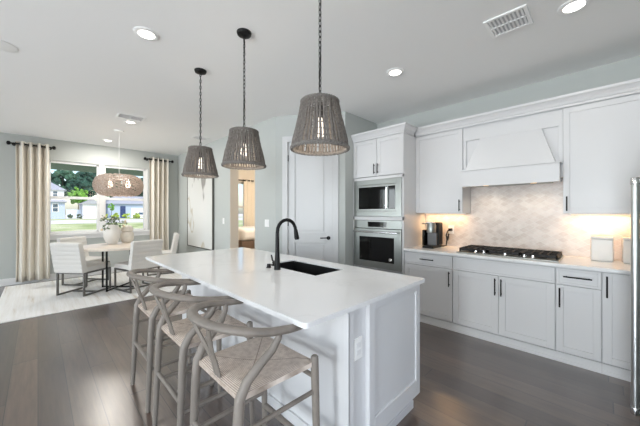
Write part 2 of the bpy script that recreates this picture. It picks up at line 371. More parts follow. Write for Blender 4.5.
# pantry door
def panel(mb, a0, a1, z0, z1, y0, y1, fr, rec):   # frame-and-panel slab in the a/z plane, front at y0
    l, r, b, t = fr
    mb.box(a0, a0+l, y0, y1, z0, z1).box(a1-r, a1, y0, y1, z0, z1).box(a0+l, a1-r, y0, y1, z0, z0+b).box(a0+l, a1-r, y0, y1, z1-t, z1)
    mb.box(a0+l, a1-r, y0+rec, y1, z0+b, z1-t)
mb = MB(pf); a0, a1 = D0+.004, D1-.004; sw = .105
y0, y1 = .012, .052
mb.box(a0, a0+sw, y0, y1, .012, DZ-.004).box(a1-sw, a1, y0, y1, .012, DZ-.004)
for z0, z1 in ((.012, .2), (.92, 1.07), (DZ-.12, DZ-.004)): mb.box(a0+sw, a1-sw, y0, y1, z0, z1)
for z0, z1 in ((.2, .92), (1.07, DZ-.12)):
    mb.box(a0+sw, a1-sw, y0+.018, y1, z0, z1).box(a0+sw+.035, a1-sw-.035, y0+.006, y0+.02, z0+.035, z1-.035)
dd = struct('door_2', mb, M['door'], bevel=.003)
for z in (.25, 1.22, 2.22): MB(pf).box(D0-.012, D0+.008, -.008, .01, z-.045, z+.045).build('hinge', M['black'], dd)
h = MB(lambda v: pf(v)); zc = 1.0; xa = a1-.065
h.tube([(xa, .012, zc), (xa, -.0, zc)], .028, 16).tube([(xa, 0, zc), (xa, -.045, zc)], .011, 10).tube([(xa+.01, -.045, zc), (xa-.04, -.048, zc+.003), (xa-.115, -.044, zc)], .008, 8)
h.build('door_handle', M['black'], dd, smooth=True)
mb = MB(pf); cw = .085
mb.box(D0-cw, D0, -.018, 0, 0, DZ+.0).box(D1, D1+cw, -.018, 0, 0, DZ).box(D0-cw, D1+cw, -.018, 0, DZ, DZ+cw)
mb.box(D0-.01, D0, 0, .12, 0, DZ).box(D1, D1+.01, 0, .12, 0, DZ).box(D0-.01, D1+.01, 0, .12, DZ, DZ+.01)
struct('trim_4', mb, M['door'], bevel=.003)

# ------------------------------------------------------------------ kitchen run along the wall X = XR
def bar_pull(p0, p1, out, parent, r=.006):        # out = direction of the standoff
    p0, p1, out = Vector(p0), Vector(p1), Vector(out); e = (p1-p0).normalized()*.02
    MB().tube([p0+out, p1+out], r, 8).tube([p0+e, p0+e+out], r*.85, 8).tube([p1-e, p1-e+out], r*.85, 8).build('handle', M['black'], parent, smooth=True)
def kdoor(parent, y0, y1, z0, z1, xf, name='door', fr=.06, rec=.008):
    mb = MB(lambda v: Vector((v.y, v.x, v.z))); g = .0015
    panel(mb, y0+g, y1-g, z0+g, z1-g, xf, xf+.02, (fr, fr, fr, fr), rec)
    return mb.build(name, M['cab'], parent, bevel=.002)
XB = 3.42; ZC = .884
TY0, TY1 = 1.847, 2.684
# oven tower
t = thing('oven_tower_cabinet', 'tall white cabinet housing the microwave and the wall oven', 'cabinet', (3.73, 2.265, 0))
XT = 3.40
mb = MB(); mb.box(XT+.02, XR-.022, TY0, TY0+.02, 0, 2.44).box(XT+.02, XR-.022, TY1-.02, TY1, 0, 2.44).box(XR-.032, XR-.022, TY0+.02, TY1-.02, 0, 2.44)
for z in (.08, .575, 1.29, 1.845, 2.42): mb.box(XT+.02, XR-.033, TY0+.02, TY1-.02, z, z+.02)
mb.box(XT+.005, XT+.02, TY0, TY0+.022, .1, 2.44).box(XT+.005, XT+.02, TY1-.022, TY1, .1, 2.44).box(XT+.005, XT+.02, TY0, TY1, 1.275, 1.325).box(XT+.005, XT+.02, TY0, TY1, 1.855, 1.895)
mb.box(XT+.04, XT+.06, TY0, TY1, 0, .1)
mb.build('body', M['cab'], t, bevel=.0015)
ym = (TY0+TY1)/2
for (a, b, hy) in ((TY0, ym, ym-.03), (ym, TY1, ym+.03)):
    d = kdoor(t, a+.004, b-.004 if b == TY1 else b, 1.9, 2.435, XT, fr=.055)
    bar_pull((XT, hy, 1.935), (XT, hy, 2.075), (-.03, 0, 0), d)
d = kdoor(t, TY0+.004, TY1-.004, .105, .57, XT, 'drawer'); bar_pull((XT, ym-.1, .45), (XT, ym+.1, .45), (-.03, 0, 0), d)
def crown(mb, x0, y0, y1, z0, side=None, xb=XR):
    # stepped and coved crown: front along Y at x0, return on the low-Y side when side is set
    prof = [(0, 0), (-.012, 0), (-.012, .022), (-.02, .03), (-.028, .05), (-.045, .075), (-.06, .088), (-.06, .112), (0.0, .112)]
    A_ = []; 
    ys = (lambda o: y0+o if side else y0)
    rows = [[mb.v((x0+o, ys(o), z0+z)) for o, z in prof], [mb.v((x0+o, y1, z0+z)) for o, z in prof]]
    if side: rows.insert(0, [mb.v((xb, y0+o, z0+z)) for o, z in prof])
    for A_, B_ in zip(rows, rows[1:]):
        for i in range(len(prof)-1): mb.face([A_[i], A_[i+1], B_[i+1], B_[i]])
mb = MB(); crown(mb, XT+.005, TY0, TY1, 2.438, True, 3.678); mb.box(XT+.005, XR-.022, TY0, TY1, 2.53, 2.55); mb.build('crown', M['cab'], t)
# microwave
t = thing('microwave', 'stainless built-in microwave above the wall oven', 'microwave', (3.5, 2.28, 1.325))
y0, y1, z0, z1 = TY0+.024, TY1-.024, 1.327, 1.853
mp = lambda v: Vector((v.y, v.x, v.z))
mb = MB(mp); mb.box(y0, y0+.075, XT-.012, XT+.02, z0, z1).box(y1-.06, y1, XT-.012, XT+.02, z0, z1).box(y0+.075, y1-.06, XT-.012, XT+.02, z0, z0+.075).box(y0+.075, y1-.06, XT-.012, XT+.02, z1-.075, z1)
mb.build('trim_frame', M['steel'], t, bevel=.003)
MB().box(XT+.02, XR-.05, y0+.03, y1-.03, z0+.005, z1-.02).build('body', M['black'], t)
MB().box(XT-.005, XT+.02, y0+.077, y1-.062, z0+.077, z1-.077).build('face', M['steel'], t, bevel=.002)
MB().box(XT-.012, XT-.004, y0+.225, y1-.09, z0+.105, z1-.105).build('door_glass', M['glassblk'], t, bevel=.002)
MB().box(XT-.010, XT-.004, y0+.095, y0+.2, z0+.105, z1-.105).build('control_panel', M['glassblk'], t, bevel=.002)
MB().tube([(XT-.04, y0+.213, z0+.12), (XT-.04, y0+.213, z1-.12)], .008, 8).tube([(XT-.004, y0+.213, z0+.14), (XT-.04, y0+.213, z0+.14)], .006, 8).tube([(XT-.004, y0+.213, z1-.14), (XT-.04, y0+.213, z1-.14)], .006, 8).build('handle', M['chrome'], t, smooth=True)
# wall oven
t = thing('wall_oven', 'stainless wall oven with black glass under the microwave', 'oven', (3.5, 2.28, .6))
z0, z1 = .6, 1.272
MB().box(XT+.02, XR-.05, y0+.02, y1-.02, z0+.005, z1-.005).build('body', M['black'], t)
MB().box(XT-.005, XT+.02, y0, y1, z1-.115, z1).build('control_panel', M['steel'], t, bevel=.003)
MB().box(XT-.008, XT-.004, y0+.23, y1-.25, z1-.095, z1-.022).build('display', M['glassblk'], t)
dr_ = MB().box(XT-.018, XT+.02, y0, y1, z0, z1-.122).build('door', M['steel'], t, bevel=.004)
MB().box(XT-.022, XT-.017, y0+.105, y1-.11, z0+.09, z1-.235).build('door_glass', M['glassblk'], dr_, bevel=.003)
zh = z1-.165
MB().tube([(XT-.065, y0+.03, zh), (XT-.065, y1-.03, zh)], .013, 12).box(XT-.07, XT-.015, y0+.05, y0+.075, zh-.012, zh+.012).box(XT-.07, XT-.015, y1-.075, y1-.05, zh-.012, zh+.012).build('handle', M['chrome'], dr_, smooth=True)
MB(lambda v: Vector((XT-.022-v.z, y0+.16+v.x, z0+.135+v.y))).lathe([(.024, 0), (.024, .002), (.019, .004), (0, .004)], n=24).build('badge', M['chrome'], dr_)
# wall cabinets
XU = 3.74
def wall_cabinet(label, y0, y1, doors, hpos):
    t = thing('wall_cabinet', label, 'cabinet', (3.9, (y0+y1)/2, 1.375), group='white wall cabinets')
    MB().box(XU+.021, XR, y0, y1, 1.375, 2.45).build('body', M['cab'], t, bevel=.0015)
    for (a, b, hy) in doors:
        d = kdoor(t, a, b, 1.378, 2.43, XU, fr=.05, rec=.006)
        bar_pull((XU, hy, 1.40), (XU, hy, 1.545), (-.03, 0, 0), d)
UY = (-.9, .278, 1.23, 1.847)
wall_cabinet('white wall cabinet above the coffee maker', UY[2], UY[3]-.001, [(UY[2], UY[3]-.001, UY[2]+.032)], 0)
wall_cabinet('white wall cabinet beside the hood, above the square canisters', UY[0], UY[1], [(-.33, UY[1], UY[1]-.03), (UY[0], -.33, -.36)], 0)
# hood
t = thing('range_hood', 'white wooden range hood with a sloped front above the cooktop', 'range hood', (3.8, .754, 1.69))
ha, hb = UY[1]+.002, UY[2]-.002; hm = (ha+hb)/2
mb = MB(mp)
mb.box(ha, hb, XU+.045, XR, 1.75, 2.45)
for a, b, c, d2 in ((ha, ha+.035, 1.88, 2.27), (hb-.035, hb, 1.88, 2.27), (ha, hb, 2.27, 2.45)): mb.box(a, b, XU+.02, XU+.045, c, d2)
mb.build('back_panel', M['cab'], t, bevel=.002)
xf = 3.60
c0, c1 = .325, 1.168; u0, u1 = .45, 1.035
MB().hexa([(xf+.02, c0, 1.875), (XU+.05, c0, 1.875), (XU+.05, c1, 1.875), (xf+.02, c1, 1.875), (XU+.01, u0, 2.27), (XU+.05, u0, 2.27), (XU+.05, u1, 2.27), (XU+.01, u1, 2.27)]).build('canopy', M['cab'], t, bevel=.002)
mb = MB(); mb.box(xf, xf+.02, .293, 1.2, 1.69, 1.875).box(xf+.0205, XU-.002, .293, .313, 1.69, 1.875).box(xf+.0205, XU-.002, 1.18, 1.2, 1.69, 1.875).box(xf-.008, XU-.002, .285, 1.208, 1.8755, 1.887)
mb.box(xf+.02, XR, .313, 1.18, 1.72, 1.74).build('apron', M['cab'], t, bevel=.002)
MB().box(xf+.06, XR-.03, .38, 1.12, 1.708, 1.72).build('insert', M['steel'], t, bevel=.002)
for y in (.52, .98):
    MB().lathe([(.03, 1.702), (.03, 1.707), (0, 1.707)], (xf+.17, y), 20).build('lamp', M['strip'], t)
    light('hood_lamp', 'SPOT', (xf+.2, y, 1.697), 3.2, (1, .86, .68), (0, math.radians(-12), 0), parent=t, spot_size=2.4, spot_blend=.8, shadow_soft_size=.03)
mb = MB(); crown(mb, XU, UY[0], TY0-.002, 2.438, False); mb.box(XU+.0, XR, UY[0], TY0-.002, 2.452, 2.462); 
tag(mb.build('crown_moulding', M['cab']), 'white crown moulding running along the top of the wall cabinets', 'moulding')
# base cabinets
def base_cabinet(label, y0, y1):
    t = thing('base_cabinet', label, 'cabinet', (3.75, (y0+y1)/2, 0), group='white base cabinets')
    MB().box(XB+.021, XR-.022, y0+.0005, y1-.0005, .09, ZC).build('body', M['cab'], t, bevel=.0015)
    MB().box(XB+.012, XB+.03, y0, y1, 0, .088).box(XB+.006, XB+.012, y0, y1, 0, .03).build('toe_board', M['cab'], t)
    return t
ZD = .722
t = base_cabinet('white base cabinet under the coffee maker', 1.233, 1.846)
d = kdoor(t, 1.236, 1.843, ZD, .872, XB, 'drawer', fr=.02, rec=.001); bar_pull((XB, 1.45, .80), (XB, 1.62, .80), (-.03, 0, 0), d)
d = kdoor(t, 1.236, 1.843, .1, ZD-.004, XB); bar_pull((XB, 1.268, .515), (XB, 1.268, .69), (-.03, 0, 0), d)
t = base_cabinet('wide white base cabinet with double doors under the cooktop', .3075, 1.232)
kdoor(t, .311, 1.229, ZD, .872, XB, 'front_panel', fr=.02, rec=.001)
d = kdoor(t, .311, .77, .1, ZD-.004, XB); bar_pull((XB, .742, .515), (XB, .742, .69), (-.03, 0, 0), d)
d = kdoor(t, .77, 1.229, .1, ZD-.004, XB); bar_pull((XB, .798, .515), (XB, .798, .69), (-.03, 0, 0), d)
t = base_cabinet('narrow white base cabinet with one drawer and one door', 0.001, .3065)
d = kdoor(t, .004, .303, ZD, .872, XB, 'drawer', fr=.02, rec=.001); bar_pull((XB, .06, .80), (XB, .25, .80), (-.03, 0, 0), d)
d = kdoor(t, .004, .303, .1, ZD-.004, XB, fr=.05); bar_pull((XB, .277, .515), (XB, .277, .69), (-.03, 0, 0), d)
t = base_cabinet('white base cabinet with a full-height door beside the refrigerator', -.45, 0)
d = kdoor(t, -.447, -.004, .1, .872, XB, fr=.055); bar_pull((XB, -.03, .665), (XB, -.03, .845), (-.03, 0, 0), d)
o = MB().box(3.39, XR, -.46, TY0-.001, ZC+.001, .914).build('wall_countertop', M['quartz'], bevel=.003)
tag(o, 'white quartz countertop along the tiled kitchen wall', 'countertop')
struct('wall_backsplash', MB().box(XR-.012, XR, -.46, TY0, .914, 1.375).box(XR-.012, XR, ha, hb, 1.375, 1.75), M['tile'])
# under-cabinet light strips
def strip(label, y0, y1, p):
    o = thing('light_strip', label, 'light strip', (3.97, (y0+y1)/2, 1.375), group='strips under the wall cabinets')
    MB().box(3.955, 3.985, y0, y1, 1.362, 1.3745).build('housing', M['plate'], o)
    MB().box(3.96, 3.98, y0+.01, y1-.01, 1.3595, 1.3615).build('diffuser', M['strip'], o)
    light('strip_lamp', 'AREA', (3.97, (y0+y1)/2, 1.357), p, (1, .60, .28), (0, 0, 0), parent=o, shape='RECTANGLE', size=.03, size_y=y1-y0-.04)
strip('warm light strip under the wall cabinet above the coffee maker', 1.27, 1.81, 1.7)
strip('warm light strip under the wall cabinet above the canisters', -.42, .24, 2.2)
# cooktop
t = thing('gas_cooktop', 'black gas cooktop with iron grates and steel knobs on the wall counter', 'cooktop', (3.72, .75, .914))
cy0, cy1, cx0, cx1 = .29, 1.215, 3.475, 3.99
MB().box(cx0, cx1, cy0, cy1, .914, .926).build('tray', M['steel'], t, bevel=.004)
for k in range(3):
    a = cy0+.012+k*.302; b = a+.297; mb = MB(); x0, x1 = (cx0+.075, cx1-.02)
    for y in (a, b-.016): mb.box(x0, x1, y, y+.016, .938, .966)
    for x in (x0, x1-.016): mb.box(x, x+.016, a, b, .938, .966)
    for y in (a+.075, (a+b)/2-.008, b-.09): mb.box(x0, x1, y, y+.013, .944, .968)
    for x in (x0+.13, x0+.21, x0+.30): mb.box(x, x+.013, a, b, .944, .968)
    for x in (x0, x1-.016):
        for y in (a, b-.016): mb.box(x, x+.016, y, y+.016, .926, .94)
    mb.build('grate', M['iron'], t, bevel=.002)
for (x, y, r) in ((3.62, .44, .04), (3.86, .44, .045), (3.74, .75, .06), (3.62, 1.06, .045), (3.86, 1.06, .04)):
    MB().lathe([(r+.012, .926), (r+.012, .932), (r, .934), (r, .942), (0, .944)], (x, y), 24).build('burner', M['iron'], t, smooth=True)
for y in (.49, .56, .73, .93, 1.01):
    MB().lathe([(.02, .926), (.02, .934), (.016, .936), (.015, .956), (0, .958)], (cx0+.035, y), 18).build('knob', M['chrome'], t, smooth=True)
# coffee maker
t = thing('coffee_maker', 'black and grey pod coffee maker on the wall counter', 'coffee maker', (3.77, 1.62, .914))
bz = .914
MB().box(3.62, 3.90, 1.545, 1.695, bz, bz+.03).build('drip_base', M['black'], t, bevel=.008)
MB().box(3.78, 3.91, 1.535, 1.70, bz+.03, bz+.335).build('body', M['black'], t, bevel=.015)
MB().box(3.745, 3.782, 1.56, 1.68, bz+.03, bz+.2).build('front_panel', M['greyplastic'], t, bevel=.006)
MB().lathe([(.058, bz+.2), (.06, bz+.21), (.06, bz+.3), (.052, bz+.318), (.052, bz+.33), (0, bz+.333)], (3.735, 1.62), 28).build('brew_head', M['steel'], t, smooth=True)
MB().tube([(3.735, 1.66, bz+.318), (3.68, 1.68, bz+.322), (3.645, 1.71, bz+.318)], [.012, .011, .009], 8).box(3.69, 3.84, 1.575, 1.665, bz+.332, bz+.342).build('lid_handle', M['chrome'], t, bevel=.003)
MB().box(3.70, 3.87, 1.70, 1.735, bz+.02, bz+.235).build('water_tank', M['glassblk'], t, bevel=.01)
MB().tube([(3.99, 1.475, bz+.23), (3.96, 1.485, bz+.225), (3.93, 1.50, bz+.16), (3.93, 1.49, bz+.10), (3.935, 1.485, bz+.09), (3.94, 1.475, bz+.13), (3.945, 1.47, bz+.18), (3.94, 1.495, bz+.10), (3.93, 1.50, bz+.02), (3.92, 1.54, bz+.012), (3.90, 1.58, bz+.02)], .009, 8).box(3.975, 4.045, 1.458, 1.49, bz+.215, bz+.25).build('cord', M['black'], t, smooth=True)
# wall outlet behind the coffee maker
def plate(name, label, cat, f, w, h, gangs, loc, kind='switch', group=None):
    t = thing(name, label, cat, loc, group=group)
    MB(f).box(-w/2, w/2, -.006, 0, -h/2, h/2).build('plate', M['plate'], t, bevel=.002)
    for g in range(gangs):
        c = (g-(gangs-1)/2)*.046
        if kind == 'switch': MB(f).box(c-.016, c+.016, -.010, -.006, -.033, .033).build('rocker', M['plate'], t, bevel=.002)
        else:
            for dz in (-.02, .02): MB(f).box(c-.017, c+.017, -.009, -.006, dz-.014, dz+.014).box(c-.008, c-.005, -.0095, -.009, dz-.004, dz+.005).box(c+.005, c+.008, -.0095, -.009, dz-.004, dz+.005).build('socket', M['trim'], t, bevel=.001)
    return t
plate('wall_outlet', 'white outlet on the tile behind the coffee maker cord', 'outlet', lambda v: Vector((XR-.012+v.y, 1.475+v.x, 1.147+v.z)), .075, .115, 1, (XR-.012, 1.475, 1.09), 'outlet')
# canisters
def canister(label, y):
    x = 3.93
    t = thing('square_canister', label, 'canister', (x, y, .914), group='square canisters')
    MB().box(x-.075, x+.075, y-.077, y+.077, .914, 1.125).build('body', M['ceram'], t, bevel=.008)
    MB().box(x-.077, x+.077, y-.079, y+.079, 1.126, 1.152).build('lid', M['ceram'], t, bevel=.006)
canister('square white canister beside the cooktop', .0); canister('square white canister tucked behind the refrigerator edge', -.215)
# refrigerator
t = thing('refrigerator', 'stainless refrigerator with a long tubular handle at the end of the kitchen', 'refrigerator', (2.25, -.55, 0))
fx0, fx1 = 1.80, 2.745
MB().box(fx0, fx1, -.93, -.235, .02, 1.78).build('body', M['gun'], t, bevel=.006)
MB().box(fx0, fx0+.455, -.233, -.178, .06, 1.78).build('door', M['steel'], t, bevel=.008)
dd = MB().box(fx0+.46, fx1, -.233, -.178, .06, 1.78).build('door', M['steel'], t, bevel=.008)
hx, hy = 2.66, -.148
def fridge_handle(hx, par):
    h = MB().tube([(hx, hy, .16), (hx, hy, 1.57)], .019, 16).build('handle', M['brushed'], par, smooth=True)
    for z, s in ((.14, 1), (1.585, -1)): MB().lathe([(.021, z-.022), (.0225, z-.018), (.0225, z+.018), (.021, z+.022)], (hx, hy), 18).box(hx-.012, hx+.012, -.18, hy, z-.012, z+.012).build('end_cap', M['chrome'], h, smooth=True)
fridge_handle(hx, dd)
MB().box(fx0, fx1, -.9, -.25, 0, .02).build('foot_grille', M['black'], t)

# ------------------------------------------------------------------ island
IX0, IX1, IY0, IY1 = .805, 1.963, .892, 3.43
SX0, SX1, SY0, SY1 = 1.466, 1.80, 1.515, 2.17
t = thing('kitchen_island', 'white panelled kitchen island base under the quartz top', 'island', (1.55, 2.16, 0))
bx_, bX = 1.316, 1.93
mb = MB(); mb.box(bx_, bX, .945, IY1-.04, .1, .66).box(bx_, 1.42, .945, IY1-.04, .66, .888).box(1.84, bX, .945, IY1-.04, .66, .888).box(1.42, 1.84, .945, 1.47, .66, .888).box(1.42, 1.84, 2.215, IY1-.04, .66, .888)
mb.box(bx_, bX-.07, .99, IY1-.06, 0, .1); mb.build('body', M['cab'], t)
MB().box(1.164, bx_, .95, IY1-.04, 0, .888).build('seat_side_wall', M['cab'], t)
mb = MB(); mb.box(1.150, 1.164, .938, IY1-.03, 0, .10).box(1.155, 1.20, .942, .95, 0, .888).box(1.152, 1.164, .942, .975, 0, .888); mb.build('corner_trim', M['cab'], t, bevel=.002)
mb = MB(); panel(mb, bx_-.004, bX, .1, .888, .92, .945, (.055, .055, .11, .055), .010); mb.build('end_panel', M['cab'], t, bevel=.002)
MB().box(bx_, bX-.055, .955, .99, 0, .1).box(bx_, bX-.045, .945, .985, 0, .055).box(bX-.085, bX-.06, .985, IY1-.06, 0, .1).build('toe_board', M['cab'], t, bevel=.003)
for k in range(4):
    a = .96+k*.605; mb = MB(lambda v: Vector((v.y, v.x, v.z))); panel(mb, a, a+.6, .11, .875, bX+.02, bX, (.06,)*4, -.008)
    d = mb.build('door', M['cab'], t, bevel=.002); bar_pull((bX+.02, a+.56, .65), (bX+.02, a+.56, .83), (.03, 0, 0), d)
r = .022
mb = MB()
arc = lambda x, y, a: [(x+r*math.cos(a+PI/2*k/6), y+r*math.sin(a+PI/2*k/6)) for k in range(7)]
mb.prism(arc(IX0+r, IY0+r, PI)+arc(IX1-r, IY0+r, 1.5*PI)+[(IX1, SY0), (IX0, SY0)], .889, .914)
mb.prism([(IX0, SY1), (IX1, SY1)]+arc(IX1-r, IY1-r, 0)+arc(IX0+r, IY1-r, PI/2), .889, .914)
mb.box(IX0, SX0, SY0, SY1, .889, .914).box(SX1, IX1, SY0, SY1, .889, .914)
o = mb.build('island_countertop', M['quartz']); tag(o, 'white quartz island top cut out around the sink', 'countertop')
t = thing('sink', 'black composite sink set in the island top', 'sink', ((SX0+SX1)/2, (SY0+SY1)/2, .68))
w_ = .012; z0, z1 = .68, .905
mb = MB(); mb.box(SX0+.001, SX1-.001, SY0+.001, SY1-.001, z0, z0+w_).box(SX0+.001, SX0+w_, SY0+.001, SY1-.001, z0+w_, z1).box(SX1-w_, SX1-.001, SY0+.001, SY1-.001, z0+w_, z1).box(SX0+w_, SX1-w_, SY0+.001, SY0+w_, z0+w_, z1).box(SX0+w_, SX1-w_, SY1-w_, SY1-.001, z0+w_, z1)
mb.build('basin', M['sinkblk'], t)
MB().lathe([(.045, z0+w_), (.045, z0+w_+.003), (.03, z0+w_+.004), (0, z0+w_+.002)], (1.63, 1.84), 24).build('drain', M['steel'], t)
# faucet
fxx, fyy = 1.402, 1.902
t = thing('faucet', 'tall matte black gooseneck faucet beside the sink', 'faucet', (fxx, fyy, .914))
R_ = .098; pts = [(fxx, fyy, .914), (fxx, fyy, .93), (fxx, fyy, .98), (fxx, fyy, 1.06), (fxx, fyy, 1.22)]; rr = [.028, .026, .022, .018, .015]
for k in range(1, 10): a = PI-PI*k/10; pts.append((fxx+R_+R_*math.cos(a), fyy, 1.225+R_*math.sin(a))); rr.append(.0145)
pts += [(fxx+2*R_+.003, fyy, 1.225)]; rr += [.0145]
MB().tube(pts, rr, 16).build('spout', M['black'], t, smooth=True)
MB().tube([(fxx+.197, fyy, 1.235), (fxx+.203, fyy, 1.20), (fxx+.21, fyy, 1.165), (fxx+.213, fyy, 1.15)], [.016, .019, .022, .019], 16).build('spray_head', M['black'], t, smooth=True)
MB().tube([(fxx, fyy, .965), (fxx, fyy+.05, .968)], .016, 12).tube([(fxx, fyy+.045, .968), (fxx-.005, fyy+.062, .985), (fxx-.01, fyy+.07, 1.03)], [.008, .007, .006], 8).build('lever', M['black'], t, smooth=True)
o = MB().lathe([(.022, .914), (.022, .918), (.017, .919), (.016, .945), (0, .947)], (1.40, 2.02), 20).build('air_switch', M['black'], smooth=True)
tag(o, 'small black air switch button beside the faucet', 'button')
plate('island_outlet', 'white double outlet on the end of the island', 'outlet', lambda v: Vector((1.243+v.x, .95+v.y, .642+v.z)), .072, .118, 1, (1.243, .95, .58), 'outlet')
# stools
def stool():
    t = thing('counter_stool', '', 'stool', group='grey wishbone counter stools')
    t['label'] = 'grey wooden wishbone stool'
    zs = .655
    for s in (-1, 1):
        MB().tube([(.215, s*.235, 0), (.205, s*.228, .35), (.20, s*.222, zs-.02), (.20, s*.222, zs+.012), (.20, s*.222, zs+.02)], [.015, .019, .021, .02, .014], 12).build('leg', M['stool'], t, smooth=True)
        p = [(-.235, s*.222, 0), (-.222, s*.216, .3), (-.212, s*.212, .55), (-.205, s*.212, .64), (-.175, s*.215, .70), (-.115, s*.224, .755), (-.065, s*.236, .80), (-.04, s*.246, .845), (-.035, s*.25, .875)]
        MB().tube(p, [.015, .019, .022, .022, .021, .0195, .018, .015, .013], 12).build('leg', M['stool'], t, smooth=True)
    # woven seat, a little saddle-shaped
    mb = MB(); K = 14; g = {}
    for side in (1, 0):
        for i in range(K+1):
            for j in range(K+1):
                a, b = i/K*2-1, j/K*2-1; hw = .215+.008*a
                edge = max(abs(a), abs(b))
                z = (zs+.008 - .018*(1-a*a)*(1-b*b)*1.0 + .006*(abs(b) ** 3) - (.022 if edge > .99 else (.006 if edge > .85 else 0))) if side else zs-.045+(.014 if edge > .99 else 0)
                g[side, i, j] = mb.v((a*.205, b*hw, z))
    for side in (0, 1):
        for i in range(K):
            for j in range(K): mb.face([g[side, i, j], g[side, i+1, j], g[side, i+1, j+1], g[side, i, j+1]])
    for i in range(K):
        for a, b in (((i, 0), (i+1, 0)), ((i, K), (i+1, K)), ((0, i), (0, i+1)), ((K, i), (K, i+1))): mb.face([g[0, a[0], a[1]], g[0, b[0], b[1]], g[1, b[0], b[1]], g[1, a[0], a[1]]])
    mb.build('seat', M['cord'], t, smooth=True)
    pts = []; rr = []
    for k in range(33):
        q = k/32; a = -PI/2 - (q*2-1)*PI*.5  # sweep
        ang = PI/2 + q*PI
        x, y = -.06+.23*math.cos(ang), .262*math.sin(ang)
        pts.append((x, y, .885+.042*max(0, -math.cos(ang)))); rr.append(.0215)
    pre = [(.085, .258, .866), (.07, .259, .868), (.0, .262, .876)]
    pts = pre + pts[1:-1] + [(x, -y, z) for x, y, z in pre[::-1]]; rr = [.012, .0185, .021] + rr[1:-1] + [.021, .0185, .012]
    MB().tube(pts, rr, 12, squash=(1.12, .8)).build('arm_rail', M['stool'], t, smooth=True)
    for s in (-1, 1):
        MB().tube([(-.197, s*.012, zs-.005), (-.215, s*.013, .72), (-.235, s*.022, .775), (-.262, s*.06, .85), (-.280, s*.088, .91)], [.016, .016, .0155, .015, .013], 10, squash=(1.15, .55)).build('back_splat', M['stool'], t, smooth=True)
    for (a, b, r_) in (((.207, -.23, .21), (.207, .23, .21), .0155), ((-.22, -.217, .34), (-.22, .217, .34), .013), ((.207, -.228, .29), (-.222, -.217, .29), .013), ((.207, .228, .29), (-.222, .217, .29), .013), ((.20, -.222, .57), (.20, .222, .57), .012), ((.2, -.222, .5), (-.21, -.213, .5), .011), ((.2, .222, .5), (-.21, .213, .5), .011)):
        MB().tube([a, b], r_, 10).build('stretcher', M['stool'], t, smooth=True)
    return t
s0 = stool(); s0.location = (.775, 1.235, 0); s0['label'] = 'grey wishbone stool at the island corner beside the outlet'
dup(s0, (.775, 1.845, 0), 0, 'grey wishbone stool standing between the two other counter stools')
dup(s0, (.775, 2.455, 0), 0, 'grey wishbone stool at the island end towards the dining table')

# ------------------------------------------------------------------ pendants over the island
def island_pendant():
    t = thing('wicker_pendant', 'grey wicker pendant lamp', 'pendant lamp', (0, 0, H), group='wicker pendants over the island')
    MB().lathe([(.0, H-.035), (.03, H-.034), (.055, H-.022), (.06, H-.008), (.06, H)], n=28, cap=False).build('canopy', M['black'], t, smooth=True)
    zt, zb, rt, rb = 2.06, 1.765, .110, .170
    mb = MB(); z = H-.03; k = 0; L_ = .036
    while z - L_ > zt+.015:
        pts = []
        for i in range(12):
            a = 2*PI*i/12; u = .0085*math.cos(a); v_ = (L_/2+.004)*math.sin(a)
            pts.append((u, 0, z-L_/2+v_) if k % 2 else (0, u, z-L_/2+v_))
        mb.tube(pts, .0026, 5, closed=True); z -= L_-.003; k += 1
    mb.tube([(0, 0, z), (0, 0, zt-.03)], .004, 6); mb.tube([(.005, .004, H-.03), (.004, -.005, (H+zt)/2), (-.004, .004, zt)], .0025, 5)
    mb.build('chain', M['black'], t, smooth=True)
    mb = MB(); ns = 46
    for i in range(ns):
        a = 2*PI*(i+.5*random.uniform(-.3, .3))/ns; pts = []
        for q in range(6):
            f = q/5; rr = rt+(rb-rt)*f + .003*random.uniform(-1, 1); aa = a+random.uniform(-.012, .012)
            pts.append((rr*math.cos(aa), rr*math.sin(aa), zt-.012+(zb-zt+.02)*f))
        mb.tube(pts, [.0056, .0064, .0070, .0078, .0084, .0084], 6, caps=False)
    for f in [i*.03 for i in range(1, 8)] + [.33, .45, .57, .69, .81, .92]:
        rr = rt+(rb-rt)*f; zz = zt+(zb-zt)*f
        mb.tube([((rr+.004*math.sin(23*2*PI*i/116))*math.cos(2*PI*i/116), (rr+.004*math.sin(23*2*PI*i/116))*math.sin(2*PI*i/116), zz+.002*math.sin(7*2*PI*i/116+f*9)) for i in range(116)], .0032, 4, closed=True)
    sh = mb.build('shade', M['wicker'], t, smooth=True)
    for (rr, zz, th) in ((rt, zt-.004, .009), (rb, zb+.010, .0115)):
        mb = MB()
        for ph in (0, PI*2/3, PI*4/3):
            mb.tube([((rr+th*.5*math.cos(14*2*PI*i/112+ph))*math.cos(2*PI*i/112), (rr+th*.5*math.cos(14*2*PI*i/112+ph))*math.sin(2*PI*i/112), zz+th*.6*math.sin(14*2*PI*i/112+ph)) for i in range(112)], th*.6, 6, closed=True)
        mb.build('rim', M['wickerrim'], sh, smooth=True)
    MB().tube([(0, 0, zt-.02), (0, 0, zt-.1)], .018, 12).tube([(-rt, 0, zt-.01), (rt, 0, zt-.01)], .003, 6).tube([(0, -rt, zt-.01), (0, rt, zt-.01)], .003, 6).build('socket', M['black'], t, smooth=True)
    MB().lathe([(0, zt-.215), (.02, zt-.21), (.03, zt-.185), (.028, zt-.16), (.014, zt-.12), (.013, zt-.1)], n=20).build('bulb', M['bulb'], t, smooth=True)
    return t
p0 = island_pendant(); p0.location = (1.21, 1.21, H); p0['label'] = 'grey wicker pendant lamp over the island end with the outlet'
p1 = dup(p0, (1.21, 2.10, H), .4, 'grey wicker pendant lamp in the middle of the three over the island')
